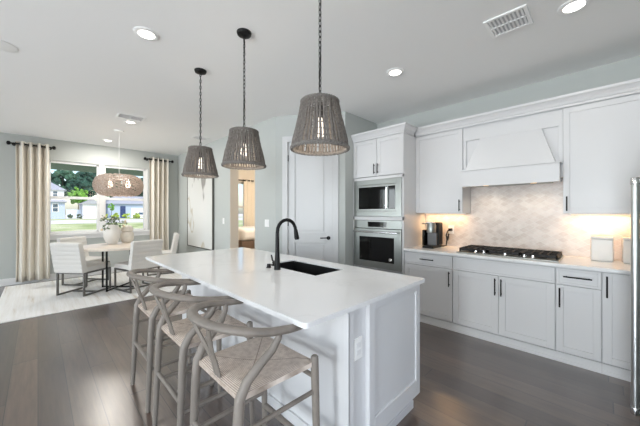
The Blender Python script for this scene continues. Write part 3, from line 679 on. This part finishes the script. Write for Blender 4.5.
p2 = dup(p0, (1.21, 2.99, H), .9, 'grey wicker pendant lamp over the island end towards the dining table')
for p in (p0, p1, p2): light('pendant_lamp', 'POINT', (p.location.x, p.location.y, 1.865), 3.2, (1, .88, .72), parent=p, shadow_soft_size=.06)

# ------------------------------------------------------------------ dining corner
o = MB().box(-.43, 2.25, 5.29, 7.78, .0005, .014).build('area_rug', M['rug'], bevel=.006); tag(o, 'cream streaked area rug under the dining table', 'rug')
TX, TY = 1.05, 6.25
t = thing('dining_table', 'round pale dining table with thin black legs on the rug', 'table', (TX, TY, .014))
MB().lathe([(0, .745), (.585, .745), (.6, .752), (.6, .782), (.592, .788), (0, .788)], (TX, TY), 64).build('tabletop', M['tabletop'], t, smooth=True)
for k in range(4):
    a = PI/4+k*PI/2; x, y = TX+.3*math.cos(a), TY+.3*math.sin(a)
    MB().box(x-.014, x+.014, y-.014, y+.014, .014, .745).build('leg', M['black'], t, bevel=.002)
MB().tube([(TX+.3*math.cos(PI/4+k*PI), TY+.3*math.sin(PI/4+k*PI), .028) for k in (0, 1)], .013, 4).tube([(TX+.3*math.cos(3*PI/4+k*PI), TY+.3*math.sin(3*PI/4+k*PI), .028) for k in (0, 1)], .013, 4).build('base_bars', M['black'], t)
def dchair():
    t = thing('dining_chair', 'off-white chair', 'chair', group='upholstered dining chairs')
    z0 = .0
    MB().box(-.24, .285, -.255, .255, .385, .475).build('seat', M['fabric'], t, bevel=.025, seg=3)
    mb = MB(); hgt = .50; nch = 7
    prof = []
    for i in range(nch*6+1):
        f = i/(nch*6); prof.append((f, .006*abs(math.sin(PI*f*nch))))
    def ring(f, b):
        z = .38+hgt*f; xc = -.225-.085*f; th = .045-.008*f
        ins = .01*(1 if f in (0, 1) else 0)
        e = [(-th-b+ins, -.258+ins), (-th-b+ins, .258-ins), (th+b-ins, .258-ins), (th+b-ins, -.258+ins)]
        return [mb.v((xc+x, y, z)) for x, y in e]
    rg = [ring(f, b) for f, b in prof]
    for A_, B_ in zip(rg, rg[1:]):
        for k in range(4): mb.face([A_[k], A_[(k+1) % 4], B_[(k+1) % 4], B_[k]])
    mb.face(rg[0][::-1]); mb.face(rg[-1])
    mb.build('backrest', M['fabric'], t, bevel=.008)
    q = .0125
    for s in (-1, 1):
        y = s*.24
        mb = MB()
        mb.box(-.245, .28, y-q, y+q, z0, z0+2*q).box(-.245, .28, y-q, y+q, .36, .385).box(-.245, -.245+2*q, y-q, y+q, z0+2*q, .36).box(.28-2*q, .28, y-q, y+q, z0+2*q, .36)
        mb.build('leg_frame', M['gun'], t, bevel=.002)
    for x0, z in ((-.245, .36), (.255, .36), (.0, 0)): MB().box(x0, x0+.025, -.2275, .2275, z, z+.025).build('cross_bar', M['gun'], t)
    return t
d0 = dchair(); d0.location = (.56, 6.30, .0145); d0.rotation_euler = (0, 0, math.radians(39)); d0['label'] = 'off-white channelled dining chair beside the drawn curtain, back to the kitchen'
dup(d0, (1.275, 5.93, .0145), math.radians(106), 'off-white channelled dining chair between the table and the island')
dup(d0, (.66, 7.12, .0145), math.radians(-52), 'off-white dining chair at the window side, behind the other chair backs')
dup(d0, (1.99, 7.10, .0145), math.radians(166), 'off-white dining chair by the painting, past the island corner')
# vases
t = thing('flower_vase', 'big white vase with leafy stems on the dining table', 'vase', (.93, 6.16, .758))
v0 = (.93, 6.16)
MB().lathe([(0, .758), (.07, .758), (.10, .80), (.13, .89), (.14, .97), (.128, 1.05), (.095, 1.10), (.088, 1.12), (.074, 1.12), (.08, 1.09), (0, .95)], v0, 32).build('body', M['ceram'], t, smooth=True)
random.seed(11)
for k in range(9):
    a = k*2*PI/9+random.uniform(-.2, .2); rr = random.uniform(.10, .27); h_ = random.uniform(1.17, 1.29) if k % 3 else random.uniform(1.02, 1.12)
    p = [Vector((v0[0], v0[1], 1.0)), Vector((v0[0]+.05*math.cos(a), v0[1]+.05*math.sin(a), 1.14)), Vector((v0[0]+rr*.7*math.cos(a), v0[1]+rr*.7*math.sin(a), h_-.02)), Vector((v0[0]+rr*math.cos(a), v0[1]+rr*math.sin(a), h_))]
    s_ = MB().tube(p, .004, 5).build('branch', M['stem'], t)
    lf = MB(); fl = MB()
    for q in range(11):
        f = random.uniform(.3, 1); i = min(2, int(f*3)); c = p[i].lerp(p[i+1], f*3-i)+Vector([random.uniform(-.035, .035) for _ in range(3)])
        d = Vector([random.uniform(-1, 1) for _ in range(3)]).normalized(); e = d.orthogonal().normalized(); L_ = random.uniform(.022, .034)
        vs = [lf.v(c-d*L_), lf.v(c+e*L_*.55), lf.v(c+d*L_), lf.v(c-e*L_*.55)]; lf.face(vs)
    lf.build('leaves', M['leaf'], s_, solid=.0015)
    if k % 2 == 0:
        for q in range(2): fl.blob(p[3]+Vector([random.uniform(-.03, .03) for _ in range(3)]), .022, 1, .3, 3)
        fl.build('blossom', M['petal'], s_, smooth=True)
t.location += Vector((.06, .40, .0305))
t = thing('lidded_jar', 'cream clay jar with a domed lid beside the flower vase', 'jar', (1.22, 6.33, .758))
MB().lathe([(0, .758), (.075, .758), (.105, .80), (.118, .87), (.11, .94), (.085, .97), (0, .97)], (1.22, 6.33), 28).build('body', M['ceramtan'], t, smooth=True)
MB().lathe([(.08, .971), (.10, .985), (.108, 1.02), (.095, 1.065), (.055, 1.09), (0, 1.095)], (1.22, 6.33), 28).build('lid', M['ceramtan'], t, smooth=True)
t.location += Vector((.03, .33, .0305))
# woven pendant over the table
t = thing('rattan_pendant', 'wide woven rattan pendant lamp over the dining table', 'pendant lamp', (TX, TY, H))
MB().lathe([(0, H-.025), (.075, H-.022), (.08, H)], (TX, TY), 28, cap=False).build('canopy', M['plate'], t, smooth=True)
MB().tube([(TX, TY, H-.02), (TX, TY, 2.03)], .004, 6).build('cord', M['plate'], t)
mb = MB(); zc, RR, HH = 1.875, .375, .185
for i in range(30):
    f = -1+2*(i+.5)/30; a = f*PI/2*.86; r0 = RR*(math.cos(a) ** .42); zz = zc+HH*math.sin(a)/math.sin(PI/2*.86)
    m = 13 + i % 5; ph = i*1.7
    mb.tube([((r0+.006*math.sin(m*2*PI*k/96+ph))*math.cos(2*PI*k/96)+TX, (r0+.006*math.sin(m*2*PI*k/96+ph))*math.sin(2*PI*k/96)+TY, zz+.009*math.sin(m*2*PI*k/96+ph*2)) for k in range(96)], .0062, 4, closed=True)
for i in range(36):
    th = 2*PI*i/36
    mb.tube([(TX+(RR*(math.cos(PI/2*.86*f) ** .42)-.008)*math.cos(th+.05*f), TY+(RR*(math.cos(PI/2*.86*f) ** .42)-.008)*math.sin(th+.05*f), zc+HH*math.sin(PI/2*.86*f)/math.sin(PI/2*.86)) for f in [q/4-1 for q in range(9)]], .005, 4)
mb.build('shade', M['rattan'], t, smooth=True)
MB().tube([(TX-.13, TY+.13, zc+.12), (TX+.13, TY-.13, zc+.12)], .01, 8).tube([(TX, TY, zc+.12), (TX, TY, zc+.2)], .015, 8).tube([(TX-.26, TY, zc+.165), (TX+.26, TY, zc+.165)], .004, 6).build('socket_arm', M['plate'], t)
for s in (-1, 1):
    x, y = TX+s*.115, TY-s*.115
    MB().lathe([(0, zc-.05), (.03, zc-.035), (.04, zc), (.03, zc+.05), (.014, zc+.11)], (x, y), 18).build('bulb', M['bulb'], t, smooth=True)
light('rattan_lamp', 'POINT', (TX, TY, zc), 4, (1, .84, .66), parent=t, shadow_soft_size=.12)
# curtains
def curtain(label, x0, x1, y, zt, zb, folds, m=None, grp='linen curtains at the dining window', amp=.072):
    t = thing('curtain', label, 'curtain', ((x0+x1)/2, y, zb), group=grp)
    mb = MB(); K = folds*12; rows = 14; g = []
    for j in range(rows+1):
        f = j/rows; z = zt+(zb-zt)*f; row = []
        for i in range(K+1):
            q = i/K; ph = 2*PI*folds*q
            xx = x0+(x1-x0)*(q + .012*math.sin(ph*2)) + .012*f*math.sin(5*q+3*f)
            row.append(mb.v((xx, y+amp*(1-.15*f)*math.sin(ph)+.012*f*math.sin(ph*.5+f*2), z)))
        g.append(row)
    for A_, B_ in zip(g, g[1:]):
        for i in range(K): mb.face([A_[i], A_[i+1], B_[i+1], B_[i]])
    mb.build('drape', m or M['linen'], t, smooth=True, solid=.004)
    gm = MB(lambda v: v)
    for k in range(folds*2):
        x = x0+(x1-x0)*(k/(folds*2))
        gm.tube([(x, y+.03*math.cos(2*PI*i/14), zt-.05+.03*math.sin(2*PI*i/14)) for i in range(14)], .004, 6, closed=True)
    gm.build('grommets', M['black'], t, smooth=True)
def rod(label, x0, x1, y, z, wall, r=.016, brk=None):
    t = thing('curtain_rod', label, 'curtain rod', (x0, y, z), group='black curtain rods')
    MB().tube([(x0, y, z), (x1, y, z)], r, 12).build('rod', M['black'], t, smooth=True)
    for x, s in ((x0, -1), (x1, 1)): MB(lambda v, x=x, s=s: Vector((x+s*v.z, y+v.x, z+v.y))).lathe([(.012, -.0), (.014, .02), (.032, .03), (.038, .05), (.032, .07), (0, .082)], n=16).build('finial', M['black'], t, smooth=True)
    for x in (brk or (x0+.05, x1-.05)): MB().tube([(x, y, z), (x, wall, z)], .009, 8).tube([(x, wall, z), (x, wall-.01, z)], .03, 12).build('bracket', M['black'], t, smooth=True)
CY = YB-.12
curtain('beige linen curtain at the window end away from the painting', -.30, .16, CY, 2.735, .06, 4)
curtain('beige linen curtain at the window end beside the painting', 1.93, 2.36, CY, 2.735, .06, 4)
rod('short black curtain rod at the end away from the painting', -.34, .18, CY, 2.685, YB, brk=(-.325, .175))
rod('short black curtain rod at the end beside the painting', 1.885, 2.40, CY, 2.685, YB, brk=(1.90, 2.385))
# painting
t = thing('painting', 'large abstract white painting on the hall wall', 'painting', (XP-.02, 6.45, .58))
MB().box(XP-.038, XP-.008, 5.775, 7.14, .595, 2.455).build('canvas', M['art'], t)
mb = MB(); a, b = 5.755, 7.16
mb.box(XP-.045, XP-.001, a, a+.018, .575, 2.475).box(XP-.045, XP-.001, b-.018, b, .575, 2.475).box(XP-.045, XP-.001, a, b, .575, .593).box(XP-.045, XP-.001, a, b, 2.457, 2.475)
mb.build('frame', M['gun'], t)
plate('light_switch', 'single white light switch between the painting and the bedroom opening', 'light switch', lambda v: Vector((XP+v.y, 5.34-v.x, 1.21+v.z)), .075, .118, 1, (XP, 5.34, 1.15))
plate('light_switch', 'double white light switch between the bedroom opening and the pantry door', 'light switch', lambda v: Vector((XP+v.y, 3.83-v.x, 1.21+v.z)), .12, .118, 2, (XP, 3.83, 1.15))

# ------------------------------------------------------------------ bedroom beyond the opening
curtain('beige curtain at the bedroom window', 4.50, 5.15, CY, 2.42, .02, 5, grp='curtain in the bedroom', amp=.045)
rod('long black curtain rod over the bedroom window', 3.45, 5.3, CY, 2.37, YB)
t = thing('bed', 'white bedding on a brown wooden bed seen through the opening', 'bed', (4.5, 7.05, 0))
MB().box(3.64, 5.3, 6.42, 7.68, .44, .64).build('bed_frame', M['bedwood'], t, bevel=.01)
for x in (3.72, 5.2):
    for y in (6.5, 7.6): MB().box(x-.04, x+.04, y-.04, y+.04, 0, .44).build('leg', M['bedwood'], t)
MB().box(3.66, 5.28, 6.44, 7.66, .645, .96).build('duvet', M['duvet'], t, bevel=.10, seg=5)
t = thing('added_ceiling_lamp', 'round white ceiling lamp added out of view to light the bedroom', 'ceiling lamp', (4.6, 5.4, H))
MB().lathe([(0, H-.09), (.13, H-.075), (.17, H-.03), (.17, H)], (4.6, 5.4), 28, cap=False).build('globe', M['lens'], t, smooth=True)
light('bedroom_fill', 'POINT', (4.6, 5.4, H-.2), 130, (1, .84, .66), parent=t, shadow_soft_size=.15)  # lamp out of view, added to brighten the bedroom

# ------------------------------------------------------------------ ceiling fittings
def downlight(x, y, label, p):
    t = thing('recessed_light', label, 'recessed light', (x, y, H), group='recessed ceiling lights')
    MB().lathe([(.062, H-.004), (.062, H-.010), (.075, H-.012), (.092, H-.006), (.092, H)], (x, y), 32, cap=False).build('trim_ring', M['plate'], t, smooth=True)
    MB().lathe([(0, H-.006), (.062, H-.006), (.062, H-.002), (0, H-.002)], (x, y), 28, cap=False).build('lens', M['lens'], t)
    light('downlight_lamp', 'AREA', (x, y, H-.014), p, (1, .95, .88), (0, 0, 0), parent=t, shape='DISK', size=.12)
downlight(.64, 2.69, 'round recessed ceiling light beside the island pendants', 2)
downlight(2.687, 1.557, 'round recessed ceiling light between the island and the oven tower', 2.5)
downlight(2.734, .143, 'round recessed ceiling light cut by the picture edge near the air grille', 4)
downlight(1.083, 5.513, 'round recessed ceiling light touching the dining vent', 12)
downlight(1.028, 7.26, 'round recessed ceiling light by the dining window', 20)
o = MB().lathe([(0, H-.012), (.09, H-.012), (.11, H-.006), (.11, H)], (-.24, 3.79), 32, cap=False).build('ceiling_speaker', M['plate'], smooth=True); tag(o, 'flat white round ceiling speaker at the picture edge', 'speaker')
def vent(x, y, w, d, label, nl=9):
    t = thing('air_vent', label, 'vent', (x, y, H), group='white ceiling vents')
    x0, x1, y0, y1 = x-w/2, x+w/2, y-d/2, y+d/2; e = .025
    MB().box(x0, x1, y0, y0+e, H-.012, H).box(x0, x1, y1-e, y1, H-.012, H).box(x0, x0+e, y0+e, y1-e, H-.012, H).box(x1-e, x1, y0+e, y1-e, H-.012, H).box(x-.006, x+.006, y0+e, y1-e, H-.011, H).build('frame', M['plate'], t, bevel=.003)
    mb = MB()
    for k in range(nl):
        yy = y0+e+(d-2*e)*(k+.5)/nl
        mb.box(-(w/2-e), w/2-e, -.010, .010, -.001, .001, Matrix.Translation((x, yy, H-.008)) @ Matrix.Rotation(math.radians(35), 4, 'X'))
    mb.build('louvres', M['plate'], t)
    MB().box(x0+e, x1-e, y0+e, y1-e, H-.0015, H-.0005).build('duct', M['ductgrey'], t)
vent(2.607, .521, .28, .28, 'square white ceiling air grille above the kitchen aisle')
vent(1.03, 5.22, .36, .25, 'white ceiling vent over the dining table side of the room', 7)
vent(2.307, 5.72, .3, .2, 'small white ceiling vent by the hall wall', 6)

# ------------------------------------------------------------------ outside
ZG = -.25
struct('porch_soffit', MB().box(-3, 4, YB+.16, 9.75, 2.46, 2.6), M['soffit'])
struct('ground', MB().box(-160, 220, YB+.16, 220, ZG-.2, ZG).box(-160, XL-.6, -60, YB+.16, ZG-.2, ZG), M['road'])
tag(struct('lawn', MB().box(-60, 90, 12, 52, ZG, ZG+.02), M['lawn']), 'sunlit lawn between the window and the street', 'lawn', kind='structure')
tag(struct('verge', MB().box(-60, 90, 76, 91, ZG, ZG+.02), M['lawn']), 'grass strip in front of the houses across the street', 'lawn', kind='structure')
def wpane(par, x0, x1, z0, z1, y):
    f = MB(); e = .12
    f.box(x0-e, x1+e, y-.06, y, z1, z1+e).box(x0-e, x1+e, y-.06, y, z0-e, z0).box(x0-e, x0, y-.06, y, z0, z1).box(x1, x1+e, y-.06, y, z0, z1).box(x0, x1, y-.06, y, (z0+z1)/2-.05, (z0+z1)/2+.05)
    f = f.build('window', M['trim'], par); MB().box(x0, x1, y-.03, y-.005, z0, z1).build('pane', M['pane'], f)
def gable(mb, x0, x1, y0, y1, z, rise, o=.5, along='y'):
    if along == 'y':
        xm = (x0+x1)/2; q = [(x0-o, y0-o, z), (x1+o, y0-o, z), (xm, y0-o, z+rise), (x0-o, y1+o, z), (x1+o, y1+o, z), (xm, y1+o, z+rise)]
    else:
        ym_ = (y0+y1)/2; q = [(x0-o, y0-o, z), (x0-o, y1+o, z), (x0-o+min(3, (x1-x0)/3), ym_, z+rise), (x1+o, y0-o, z), (x1+o, y1+o, z), (x1+o-min(3, (x1-x0)/3), ym_, z+rise)]
    v = [mb.v(p) for p in q]
    for f in ((0, 1, 2), (3, 5, 4), (0, 3, 4, 1), (1, 4, 5, 2), (2, 5, 3, 0)): mb.face([v[i] for i in f])
hA = thing('house', 'two-storey house with a blue lower floor across the street', 'house', (-2, 96, ZG))
MB().box(-9, 4.6, 92, 102, ZG, 3.9).build('ground_floor', M['sideblue'], hA)
MB().box(-9, 4.5, 93, 101.5, 4.2, 6.7).build('upper_floor', M['sidewhite'], hA)
mb = MB(); gable(mb, -9, 4.5, 93, 101.5, 6.7, 2.3, .5, 'x'); mb.build('roof', M['roof'], hA)
mb = MB(); mb.hexa([(-9.4, 91.3, 3.8), (5.1, 91.3, 3.8), (5.1, 102, 3.8), (-9.4, 102, 3.8), (-9, 93, 4.4), (4.6, 93, 4.4), (4.6, 101.5, 4.4), (-9, 101.5, 4.4)]); mb.build('porch_roof', M['roof'], hA)
wpane(hA, 2.55, 3.3, 5.1, 6.4, 93); wpane(hA, 2.5, 3.35, 1.5, 3.3, 92); wpane(hA, -.5, .8, 1.5, 3.3, 92)
hB = thing('house', 'small white gabled garage building between the two houses', 'house', (9.6, 95, ZG))
MB().box(7.9, 11.6, 92, 100, ZG, 3.4).build('wall', M['sidewhite'], hB)
mb = MB(); gable(mb, 7.9, 11.6, 92, 100, 3.4, 1.3, .4); mb.build('roof', M['roof'], hB)
MB().box(8.4, 10.6, 91.93, 92, ZG, 2.2).build('garage_door', M['trim'], hB)
hC = thing('house', 'single-storey pale blue house with a navy door and a garage', 'house', (19, 96, ZG))
MB().box(13.0, 30, 92, 103, ZG, 3.6).build('wall', M['sideblue'], hC)
mb = MB(); gable(mb, 13, 30, 92, 103, 3.6, 2.4, .6, 'x'); mb.build('roof', M['roof'], hC)
MB().box(15.7, 16.9, 91.9, 92, ZG, 3.0).build('door', M['navy'], hC)
MB().box(18.2, 23.4, 91.9, 92, ZG, 2.5).build('garage_door', M['trim'], hC)
t = thing('fence', 'pale vinyl fence between the houses', 'fence', (6.3, 94, ZG))
MB().box(5.0, 7.8, 94, 94.06, ZG+.1, 2.0).build('panel', M['fence'], t)
for x in (5.0, 6.3, 7.7): MB().box(x-.07, x+.07, 93.95, 94.1, ZG, 2.15).build('post', M['fence'], t)
# parked car
t = thing('car', 'white car parked in front of the garage', 'car', (19.8, 86, ZG))
f = lambda v: Vector((v.x, 86+v.y, ZG+v.z))
MB(f).prism([(17.6, -.9), (22, -.9), (22, .9), (17.6, .9)], .35, .95).build('body', M['carpaint'], t, bevel=.15, seg=3)
MB(f).hexa([(18.3, -.82, .95), (21.6, -.82, .95), (21.6, .82, .95), (18.3, .82, .95), (18.9, -.65, 1.55), (21.2, -.65, 1.55), (21.2, .65, 1.55), (18.9, .65, 1.55)]).build('cabin', M['pane'], t, bevel=.06)
MB(f).box(18.9, 21.2, -.66, .66, 1.53, 1.6).build('roof', M['carpaint'], t, bevel=.03)
for x in (18.5, 21.1):
    for y in (-.82, .82): MB(lambda v, x=x, y=y: Vector((x+v.x, 86+y+v.z, ZG+.34+v.y))).lathe([(0, -.1), (.34, -.1), (.34, .1), (0, .1)], n=18).build('wheel', M['tyre'], t)
# trees and shrubs
random.seed(5)
def tree(name, label, x, y, h, r, m, group=None, trunk=.3, nb=70, sub=2, cr=.62):
    t = thing(name, label, 'tree' if trunk else 'shrub', (x, y, ZG), group=group)
    if trunk: MB().tube([(x, y, ZG), (x+.05*h*.1, y, ZG+h*.5), (x, y, ZG+h*.85)], [trunk*h*.05, trunk*h*.035, trunk*h*.01], 7).build('trunk', M['stem'], t)
    mb = MB(); zc_ = ZG+h*(1-cr/2) if trunk else ZG+h*.5
    for k in range(nb):
        d = Vector((random.gauss(0, 1), random.gauss(0, 1), random.gauss(0, 1))).normalized()*random.uniform(.5, 1)
        b_ = r*random.uniform(.12, .24)
        c = (x+d.x*(r-b_), y+d.y*(r-b_), zc_+d.z*(h*cr/2-b_ if trunk else h*.5-b_*.5))
        if c[2]-b_ < ZG: c = (c[0], c[1], ZG+b_*.8)
        mb.blob(c, b_, sub, .5, 2.2)
    mb.build('crown' if trunk else 'foliage', M[m], t)
for i, (x, y, h, r, m) in enumerate([(.8, 111, 14.2, 4.2, 'tree_b'), (5.5, 122, 16.5, 4.6, 'tree_a'), (9.6, 111, 12.8, 4.0, 'tree_b'), (13.5, 132, 18.5, 4.8, 'tree_b'), (18, 121, 15.2, 4.8, 'tree_a'), (23, 110, 14.2, 4.6, 'tree_b'), (28.5, 121, 15, 5, 'tree_a')]):
    tree('background_tree', ['dark tree rising over the two-storey house', 'tall grey-green tree behind the pale fence', 'dark tree behind the small garage building', 'tall dark tree behind the window post', 'grey-green tree behind the rattan pendant', 'dark tree over the house with the navy door', 'grey-green tree at the window end beside the painting'][i], x, y, h, r, m, 'trees behind the houses', nb=64)
tree('garden_tree', 'bright green tree in front of the dark trees', 8.0, 104, 9.2, 2.6, 'tree_c', nb=60)
tree('young_tree', 'small young tree in front of the pale blue house', 13.5, 90, 4.2, 1.0, 'tree_c', nb=30)
for i, x in enumerate((11.0, 13.1, 15.2, 17.3, 19.4)):
    tree('shrub', 'yellow-green shrub in the row along the street', x-.6, 78+i*.25, 1.5, .95, 'shrub_a', 'yellow-green shrubs along the street', trunk=0, nb=22)
for i, x in enumerate((5.3, 7.1)):
    tree('shrub', 'low dark shrub in front of the pale fence', x, 88.6, 1.2, .8, 'shrub_b', 'dark shrubs by the fence', trunk=0, nb=20)
